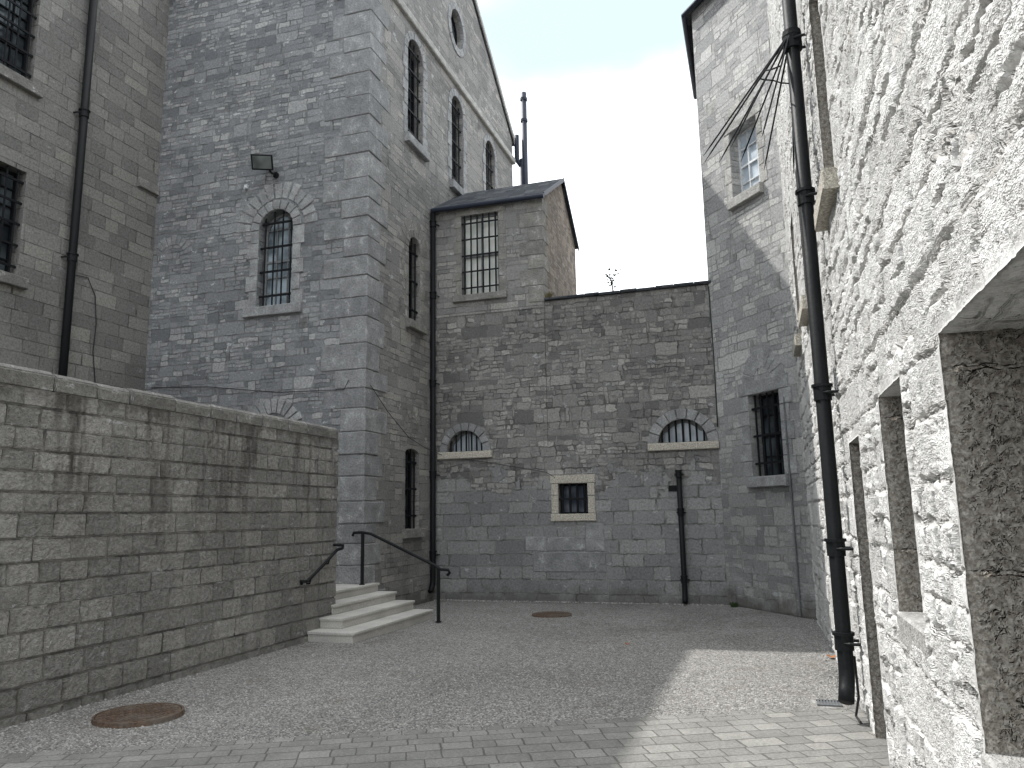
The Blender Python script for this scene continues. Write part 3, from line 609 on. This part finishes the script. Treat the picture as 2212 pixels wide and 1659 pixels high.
def cond(px0,py0,px1,py1,label,r=.016):
    a=TOWER.at(px0,py0); b=TOWER.at(px1,py1); u=(a[0]+b[0])/2; z=b[1]
    bm=bmesh.new(); tube(bm,[TOWER.p(u,max(z,.02),.03),TOWER.p(u,a[1],.03),TOWER.p(u-.02,a[1]+.05,.0)],r,8)
    zz=max(z,.3)
    while zz<a[1]-.2: tube(bm,[TOWER.p(u,zz,.03),TOWER.p(u,zz+.03,.03)],r*1.6,8); zz+=.8
    tag(link('conduit',bm,MAT['pipegrey']),label,'conduit')
cond(1702,860,1727,1335,'thin grey conduit climbing the canted tower face beside its lower window')
cable('thin_cable','thin dark cable down the joint between back wall and tower',[TOWER.p(uA+.03,5.9,.02),TOWER.p(uA+.05,4.5,.02),TOWER.p(uA+.04,3.2,.02)],.01)
# ================================================================== LOW WALL
B=thing('block_wall','low stained rock faced block wall with stone coping on the left','wall',(XW-.18,5,0))
YEND=10.2; ZW=3.0
bm=bmesh.new(); us=[]; u=-4.
while u<3.6: us.append(u); u+=.12
while u<YEND-.01: us.append(u); u+=.02
us.append(YEND); zs=[i*.02 for i in range(0,int((ZW-.2)/.02)+1)]+[ZW-.18]
def gridpatch(bm,fn,A,Bv,mi=0):
    V=[[bm.verts.new(fn(a,b)) for a in A] for b in Bv]
    for j in range(len(Bv)-1):
        for i in range(len(A)-1):
            f=bm.faces.new([V[j][i],V[j][i+1],V[j+1][i+1],V[j+1][i]]); f.material_index=mi
gridpatch(bm,lambda u,z:(XW,u,z),us,zs)
gridpatch(bm,lambda x,z:(x,YEND,z),[XW-.03*i for i in range(13)],zs)
gridpatch(bm,lambda u,z:(XW-.36,u,z),[YEND,-4][::1],[0,ZW-.18])
bmesh.ops.remove_doubles(bm,verts=bm.verts,dist=.001)
for f in bm.faces:
    f.normal_update(); c=f.calc_center_median()
    want=Vector((1,0,0)) if abs(c.x-XW)<.001 else (Vector((0,1,0)) if abs(c.y-YEND)<.001 else Vector((-1,0,0)))
    if f.normal.dot(want)<0: f.normal_flip()
link('wall',bm,MAT['low'],B,recalc=False,smooth=True)
bm=bmesh.new(); y=-4.
while y<YEND:
    w=random.uniform(.42,.62); y2=min(y+w,YEND+.02)
    if YEND-y2<.25: y2=YEND+.02
    pr=.014+random.uniform(-.008,.012); dz=random.uniform(-.012,.012)
    a=[bm.verts.new(v) for v in ((XW+pr,y+.006,ZW-.183),(XW+pr+.004,y+.006,ZW-.05+dz),(XW+pr-.05,y+.006,ZW-.005+dz),(XW-.37,y+.006,ZW+.02),(XW-.41,y+.006,ZW-.183))]
    b=[bm.verts.new((v.co.x+random.uniform(-.008,.008),y2-.006,v.co.z+random.uniform(-.006,.006)*(v.co.z>ZW-.15))) for v in a]
    bm.faces.new(a); bm.faces.new(b[::-1])
    for k in range(5): bm.faces.new([a[k],b[k],b[(k+1)%5],a[(k+1)%5]])
    y=y2
    if y>=YEND: break
bmesh.ops.bevel(bm,geom=list(bm.edges),offset=.012,segments=2,affect='EDGES'); link('coping',bm,MAT['cope'],B)
# ================================================================== STEPS
B=thing('stone_steps','pale stone steps at the end of the block wall','steps',(-5.9,10.8,0))
for k in range(4):
    xr_=-5.35-.33*k; yn=9.5+.3*k; bm=bmesh.new()
    for (za,zb,ov) in ((.14*k-(.04 if k==0 else 0),.14*k+.1,0.),(.14*k+.1,.14*k+.14,.02)):
        if k<3: pl=[(XW+.012,yn-ov),(xr_+ov,yn-ov),(xr_+ov,12.1+ov),(XG+.01,12.1+ov),(XG+.01,YEND+.03),(XW+.012,YEND+.03)]
        else: pl=[(-9,yn-ov),(xr_+ov,yn-ov),(xr_+ov,12.1+ov),(XG+.01,12.1+ov),(XG+.01,YF-.03),(-9,YF-.03)]
        a=[bm.verts.new((x,y,za)) for x,y in pl]; b=[bm.verts.new((x,y,zb)) for x,y in pl]; fs=[bm.faces.new(a[::-1]),bm.faces.new(b)]
        for i in range(6): fs.append(bm.faces.new([a[i],a[(i+1)%6],b[(i+1)%6],b[i]]))
    bmesh.ops.bevel(bm,geom=list(bm.edges),offset=.006,segments=1,affect='EDGES')
    link('step',bm,MAT['step'],B)
YH=11.68; HP=Wall((0,YH,0),(1,0,0),(0,-1,0))
def hp(x,y): return HP.p(*HP.at(x,y))
p2=hp(782,1262); p1=hp(947,1338)
B=thing('handrail','black iron handrail with two posts beside the steps','handrail',(p1.x,YH,0))
for pp,zb,tp in ((p2,.56,hp(782,1152)),(p1,.0,hp(947,1226))):
    bm=bmesh.new(); tube(bm,[(pp.x,YH,zb),(pp.x,YH,tp.z)],.03,10); tube(bm,[(pp.x,YH,zb),(pp.x,YH,zb+.012)],.05,12); link('post',bm,MAT['iron'],B)
bm=bmesh.new(); r_=[hp(x,y) for x,y in ((762,1158),(764,1151),(782,1150),(801,1153),(870,1187),(938,1221),(952,1230),(968,1231),(971,1237),(966,1243))]; tube(bm,r_,.025,8); link('rail',bm,MAT['iron'],B,smooth=True)
NP=Wall((XW+.09,0,0),(0,1,0),(1,0,0))
def npp(x,y): return NP.p(*NP.at(x,y))
B=thing('wall_handrail','short sloping black handrail fixed to the end of the block wall','handrail',npp(690,1220))
bm=bmesh.new(); tube(bm,[npp(x,y) for x,y in ((652,1262),(650,1256),(664,1256),(700,1219),(728,1188),(740,1184),(741,1178),(722,1177))],.022,8); link('rail',bm,MAT['iron'],B,smooth=True)
for x,y in ((672,1249),(712,1207)):
    q=npp(x,y); bm=bmesh.new(); tube(bm,[q,q+Vector((-.02,0,-.07)),Vector((XW+.0,q.y,q.z-.07))],.011,6); link('bracket',bm,MAT['iron'],B)
# ================================================================== MANHOLES, DRAIN, LEAVES
def manhole(c,r,label):
    B=thing('manhole_cover',label,'manhole cover',(c.x,c.y,0)); bm=bmesh.new()
    bmesh.ops.create_cone(bm,cap_ends=True,segments=48,radius1=r*.93,radius2=r*.93,depth=.03,matrix=mathutils.Matrix.Translation((c.x,c.y,.012)))
    for k in range(-6,7):
        for j in range(-6,7):
            x,y=k*r*.13,j*r*.13
            if math.hypot(x,y)<r*.84: box(bm,c.x+x-.013,c.x+x+.013,c.y+y-.013,c.y+y+.013,.02,.032)
    link('lid',bm,MAT['rust'],B)
    bm=bmesh.new(); n=48
    for (ra,rb,za,zb) in ((r*.95,r,.03,.03),(r,r*1.03,.03,-.02),(r*.95,r*.95,.0,.03)):
        A=[bm.verts.new((c.x+ra*math.cos(2*PI*k/n),c.y+ra*math.sin(2*PI*k/n),za)) for k in range(n)]; D=[bm.verts.new((c.x+rb*math.cos(2*PI*k/n),c.y+rb*math.sin(2*PI*k/n),zb)) for k in range(n)]
        for k in range(n): bm.faces.new([A[k],A[(k+1)%n],D[(k+1)%n],D[k]])
    link('rim',bm,MAT['rust'],B,recalc=False)
manhole(ground(300,1547),.36,'rusty round manhole cover in the gravel near the block wall')
manhole(ground(1192,1330),.33,'rusty manhole cover in the gravel before the back wall')
c=ground(1828,1531); c.x=min(c.x,.42)
B=thing('drain_grate','small dark iron drain grate beside the foot of the sunlit wall','drain',(c.x,c.y,0))
bm=bmesh.new(); box(bm,c.x-.16,c.x+.13,c.y-.15,c.y+.15,-.02,.031,.01); link('surround',bm,MAT['brownd'],B)
bm=bmesh.new()
for k in range(8): box(bm,c.x-.1+k*.024,c.x-.088+k*.024,c.y-.08,c.y+.08,.031,.043)
box(bm,c.x-.11,c.x+.09,c.y-.095,c.y-.08,.031,.045); box(bm,c.x-.11,c.x+.09,c.y+.08,c.y+.095,.031,.045); box(bm,c.x-.105,c.x+.085,c.y-.08,c.y+.08,.0315,.034); link('grate',bm,MAT['pipegrey'],B)
def leafobj(px,py,s,label,mat='dead'):
    c=ground(px,py,.02); bm=bmesh.new(); pts=[]
    for k in range(12):
        a=2*PI*k/12; r=s*(1 if k%2 else .6)*(1.3 if k==3 else 1); pts.append(bm.verts.new((c.x+r*math.cos(a),c.y+r*math.sin(a)*.8,c.z+.012+.015*math.cos(2*a))))
    m=bm.verts.new((c.x,c.y,c.z+.008))
    for k in range(12): bm.faces.new([m,pts[k],pts[(k+1)%12]])
    tag(link('fallen_leaf',bm,MAT[mat],recalc=False),label,'leaf')
leafobj(1797,1419,.07,'orange brown fallen leaf on the gravel near the sunlit wall')
leafobj(1355,1392,.04,'small brown leaf lying alone on the shaded gravel')
# ================================================================== RIGHT WALL
B=thing('sunlit_building','long rough pale stone building wall in full sun on the right','building',(XR,6,0))
HO=[(2.0,3.1,.83,2.28),(3.98,4.7,1.1,2.27),(5.75,6.4,0.02,2.15),(8.5,9.1,.02,2.2),(5.7,6.4,4.05,5.9),(8.95,9.65,4.0,5.8),(10.95,11.6,4.0,5.8)]
def lines(segs,must):
    L=[]
    for a,b,s in segs:
        n=max(1,int(round((b-a)/s))); L+= [a+(b-a)*i/n for i in range(n)]
    L.append(segs[-1][1]); L=[x for x in L if all(abs(x-m)>.006 for m in must)]+[m for m in must]
    return sorted(set(L))
ul=lines([(-4,1.2,.1),(1.2,5.2,.014),(5.2,13.3,.028)],[h[0] for h in HO]+[h[1] for h in HO]); zl=lines([(-.06,3.2,.014),(3.2,7,.022),(7,12.5,.08)],[h[2] for h in HO]+[h[3] for h in HO])
verts=[];faces=[];mi=[];vid={}
def vx(x,y,z):
    k=(round(x,4),round(y,4),round(z,4))
    i=vid.get(k)
    if i is None: i=len(verts); vid[k]=i; verts.append((x,y,z))
    return i
for j in range(len(zl)-1):
    zc=(zl[j]+zl[j+1])/2
    act=[h for h in HO if h[2]<zc<h[3]]
    for i in range(len(ul)-1):
        uc=(ul[i]+ul[i+1])/2
        if any(h[0]<uc<h[1] for h in act): continue
        faces.append((vx(XR,ul[i],zl[j]),vx(XR,ul[i],zl[j+1]),vx(XR,ul[i+1],zl[j+1]),vx(XR,ul[i+1],zl[j]))); mi.append(0)
DEP=.55
for h in HO:
    us_=[u for u in ul if h[0]-1e-6<=u<=h[1]+1e-6]; zs_=[z for z in zl if h[2]-1e-6<=z<=h[3]+1e-6]; ND=34 if h[0]<5 else 16; ds=[XR+DEP*i/ND for i in range(ND+1)]
    for a,b in zip(ds,ds[1:]):
        for z0_,z1_ in zip(zs_,zs_[1:]):
            faces.append((vx(a,h[1],z0_),vx(a,h[1],z1_),vx(b,h[1],z1_),vx(b,h[1],z0_))); mi.append(1)
            faces.append((vx(a,h[0],z0_),vx(b,h[0],z0_),vx(b,h[0],z1_),vx(a,h[0],z1_))); mi.append(1)
        for u0_,u1_ in zip(us_,us_[1:]):
            faces.append((vx(a,u0_,h[3]),vx(b,u0_,h[3]),vx(b,u1_,h[3]),vx(a,u1_,h[3]))); mi.append(0)
            faces.append((vx(a,u0_,h[2]),vx(a,u1_,h[2]),vx(b,u1_,h[2]),vx(b,u0_,h[2]))); mi.append(0)
off=Vector((XR,6,0))
me=bpy.data.meshes.new('wall'); me.from_pydata([(v[0]-off.x,v[1]-off.y,v[2]) for v in verts],[],faces); me.materials.append(MAT['right']); me.materials.append(MAT['granite'])
me.polygons.foreach_set('material_index',mi); me.polygons.foreach_set('use_smooth',[True]*len(faces))
att=me.attributes.new('rough','FLOAT','POINT'); av=[]
for (x,y,z) in verts:
    r=1.
    for h in HO:
        if x<XR+.001:
            dy=max(h[0]-y,0,y-h[1]); dz=max(h[2]-z,0,z-h[3])
            if dy<.11 and dz<.11: r=min(r,math.hypot(dy,dz)/.09)
        elif h[0]-.01<=y<=h[1]+.01 and h[2]-.01<=z<=h[3]+.01:
            soff=abs(z-h[3])<.001 or abs(z-h[2])<.001
            r=min(r,(x-XR)/.06)
            if soff: r*=.4
    av.append(max(0.,r))
att.data.foreach_set('value',av)
uvl=me.uv_layers.new(name='UVMap'); buf=[0.]*(len(me.loops)*2)
vi=[0]*len(me.loops); me.loops.foreach_get('vertex_index',vi)
for f in me.polygons:
    horiz=abs(f.normal.z)>.7
    for li in f.loop_indices:
        v=verts[vi[li]]
        if horiz: buf[2*li]=v[1]; buf[2*li+1]=v[0]+v[2]
        else: buf[2*li]=v[1]+(v[0]-XR); buf[2*li+1]=v[2]
uvl.data.foreach_set('uv',buf)
ob=bpy.data.objects.new('wall',me); C.objects.link(ob); ob.parent=B
bm=bmesh.new(); quads(bm,[(XR+.02,-4,12.5),(XR+.02,13.3,12.5),(4,13.3,13.5),(4,-4,13.5)],[(XR,-4,0),(4,-4,0),(4,-4,12.5),(XR,-4,12.5)],[(XR,13.29,0),(XR,13.29,12.5),(4,13.29,12.5),(4,13.29,0)],[(4,-4,0),(4,13.3,0),(4,13.3,12.5),(4,-4,12.5)]); link('roof',bm,MAT['slate'],B)
for k,h in enumerate(HO):
    isd=h[2]<.5; bm=bmesh.new(); fd=-DEP+.1
    for q in (rect(h[0],h[0]+.06,h[2],h[3]),rect(h[1]-.06,h[1],h[2],h[3]),rect(h[0]+.06,h[1]-.06,h[3]-.06,h[3]),rect(h[0]+.06,h[1]-.06,h[2],h[2]+.06)): prism(bm,RIGHT,q,fd-.04,fd+.02)
    if isd:
        for i in range(5): a=h[0]+.06+(h[1]-h[0]-.12)*i/5; prism(bm,RIGHT,rect(a+.003,a+(h[1]-h[0]-.12)/5-.003,h[2]+.06,h[3]-.06),fd-.03,fd)
        link('door',bm,MAT['ironb'],B,wall=RIGHT)
    else:
        for i in range(1,3): a=h[0]+(h[1]-h[0])*i/3; prism(bm,RIGHT,rect(a-.012,a+.012,h[2]+.06,h[3]-.06),fd-.03,fd+.01)
        for i in range(1,4): a=h[2]+(h[3]-h[2])*i/4; prism(bm,RIGHT,rect(h[0]+.06,h[1]-.06,a-.012,a+.012),fd-.028,fd+.012)
        w=link('window',bm,MAT['white'],B,wall=RIGHT)
        bm=bmesh.new(); prism(bm,RIGHT,rect(h[0],h[1],h[2],h[3]),fd-.035,fd-.015); link('glass_pane',bm,MAT['glass'],w,wall=RIGHT)
        bm=bmesh.new(); e=.1 if k>3 else .03; prism(bm,RIGHT,rect(h[0]-e,h[1]+e,h[2]-.15,h[2]+.006),-.3,.10 if k>3 else .012,.012); link('sill',bm,MAT['pale'] if k<2 else MAT['beige'],w,wall=RIGHT)
up=onplane(1775,780,Vector((.545,0,0)),Vector((1,0,0))).y
BP=pipe('wall_drainpipe','thick black drainpipe running down the sunlit pale stone wall',(.53,up,.36),(.53,up,12.3),.06,[.62,1.35,2.62,4.35,5.85,8.6],(.12,0,0),'iron',shoe=(-.03,-.12,0))
bm=bmesh.new(); tube(bm,[(.6,up+.05,.5),(.6,up-.02,.2),(.57,up,.06),(.6,up-.1,.02)],.01,6); tag(link('loose_cable',bm,MAT['cable']),'thin cable dropping behind the foot of the thick drainpipe','cable')
zc=5.82; B=thing('spike_guard','fan of black iron anti climb spikes around the drainpipe','spike guard',(.53,up,zc))
bm=bmesh.new(); tube(bm,[(.53,up,zc-.05),(.53,up,zc+.13)],[.085,.08],14); link('clamp',bm,MAT['bar'],B)
NSP=9; tips=[]
for k in range(NSP):
    a=PI*.5+PI*.95*(k+.2)/NSP; dx=math.cos(a); dy=math.sin(a); L=random.uniform(.92,1.06); s0=Vector((.53+dx*.07,up+dy*.07,zc+.05)); rd=.84*L; e=Vector((.53+dx*rd,up+dy*rd*.45,zc-(1.1-.15*abs(dx))*L)); tips.append((s0,e))
    bm=bmesh.new(); tube(bm,[s0,s0.lerp(e,.9),e],[.009,.008,.002],6); link('spike',bm,MAT['bar'],B)
bm=bmesh.new(); tube(bm,[a.lerp(b,.3) for a,b in tips],.007,6); link('band',bm,MAT['bar'],B)
# ================================================================== LIGHT
S=Vector((-1,.165,1.34)).normalized(); el=math.asin(S.z)
sun=bpy.data.lights.new('sun','SUN'); sun.energy=5.; sun.angle=math.radians(.5); sun.color=(1,.975,.94); so=bpy.data.objects.new('sun',sun); C.objects.link(so); so.rotation_euler=S.to_track_quat('Z','Y').to_euler()
w=bpy.data.worlds.new('World'); bpy.context.scene.world=w; w.use_nodes=True; nt=w.node_tree; bg=nt.nodes['Background']
def wn(t,**k):
    n=nt.nodes.new(t)
    for a,b in k.items(): setattr(n,a,b)
    return n
sky=wn('ShaderNodeTexSky'); sky.sky_type='NISHITA'; sky.sun_disc=False; sky.sun_elevation=el; sky.sun_rotation=math.atan2(S.x,S.y)
sky.dust_density=2.; sky.air_density=1.1
tc=wn('ShaderNodeTexCoord'); mp=wn('ShaderNodeMapping'); mp.inputs['Scale'].default_value=(1.2,1.2,2.2); nt.links.new(tc.outputs['Generated'],mp.inputs[0])
no=wn('ShaderNodeTexNoise'); no.inputs['Scale'].default_value=1.7; no.inputs['Detail'].default_value=5; no.inputs['Roughness'].default_value=.5; nt.links.new(mp.outputs[0],no.inputs['Vector'])
sx=wn('ShaderNodeSeparateXYZ'); nt.links.new(tc.outputs['Generated'],sx.inputs[0])
rz=wn('ShaderNodeValToRGB'); cr=rz.color_ramp
for e,(p_,v_) in zip([cr.elements[0],cr.elements[1],cr.elements.new(.5),cr.elements.new(.5),cr.elements.new(.5)],((0,.35),(1,.3),(.40,.3),(.56,.0),(.76,.16))):
    e.position=p_; e.color=(v_,v_,v_,1)
nt.links.new(sx.outputs[2],rz.inputs[0])
ad=wn('ShaderNodeMath',operation='ADD'); nt.links.new(no.outputs[0],ad.inputs[0]); nt.links.new(rz.outputs[0],ad.inputs[1])
mr=wn('ShaderNodeMapRange',interpolation_type='SMOOTHSTEP'); mr.inputs['From Min'].default_value=.44; mr.inputs['From Max'].default_value=.76; nt.links.new(ad.outputs[0],mr.inputs[0])
haze=wn('ShaderNodeMixRGB'); haze.inputs[0].default_value=.9; nt.links.new(sky.outputs[0],haze.inputs[1]); haze.inputs[2].default_value=(6.0,7.5,8.1,1)
mx=wn('ShaderNodeMixRGB'); nt.links.new(mr.outputs[0],mx.inputs[0]); nt.links.new(haze.outputs[0],mx.inputs[1]); mx.inputs[2].default_value=(16.0,16.5,17.2,1); nt.links.new(mx.outputs[0],bg.inputs[0]); bg.inputs[1].default_value=.15
# ================================================================== CAMERA
cd=bpy.data.cameras.new('camera'); co=bpy.data.objects.new('camera',cd); C.objects.link(co); cd.sensor_width=36; cd.lens=36*FPX/2212; cd.clip_end=2000; cd.clip_start=.05
M3=mathutils.Matrix((RI,UI,-FW)).transposed(); co.matrix_world=mathutils.Matrix.Translation(CAM)@M3.to_4x4()
sc=bpy.context.scene; sc.camera=co; sc.view_settings.view_transform='Standard'; sc.view_settings.look='None'; sc.view_settings.exposure=0
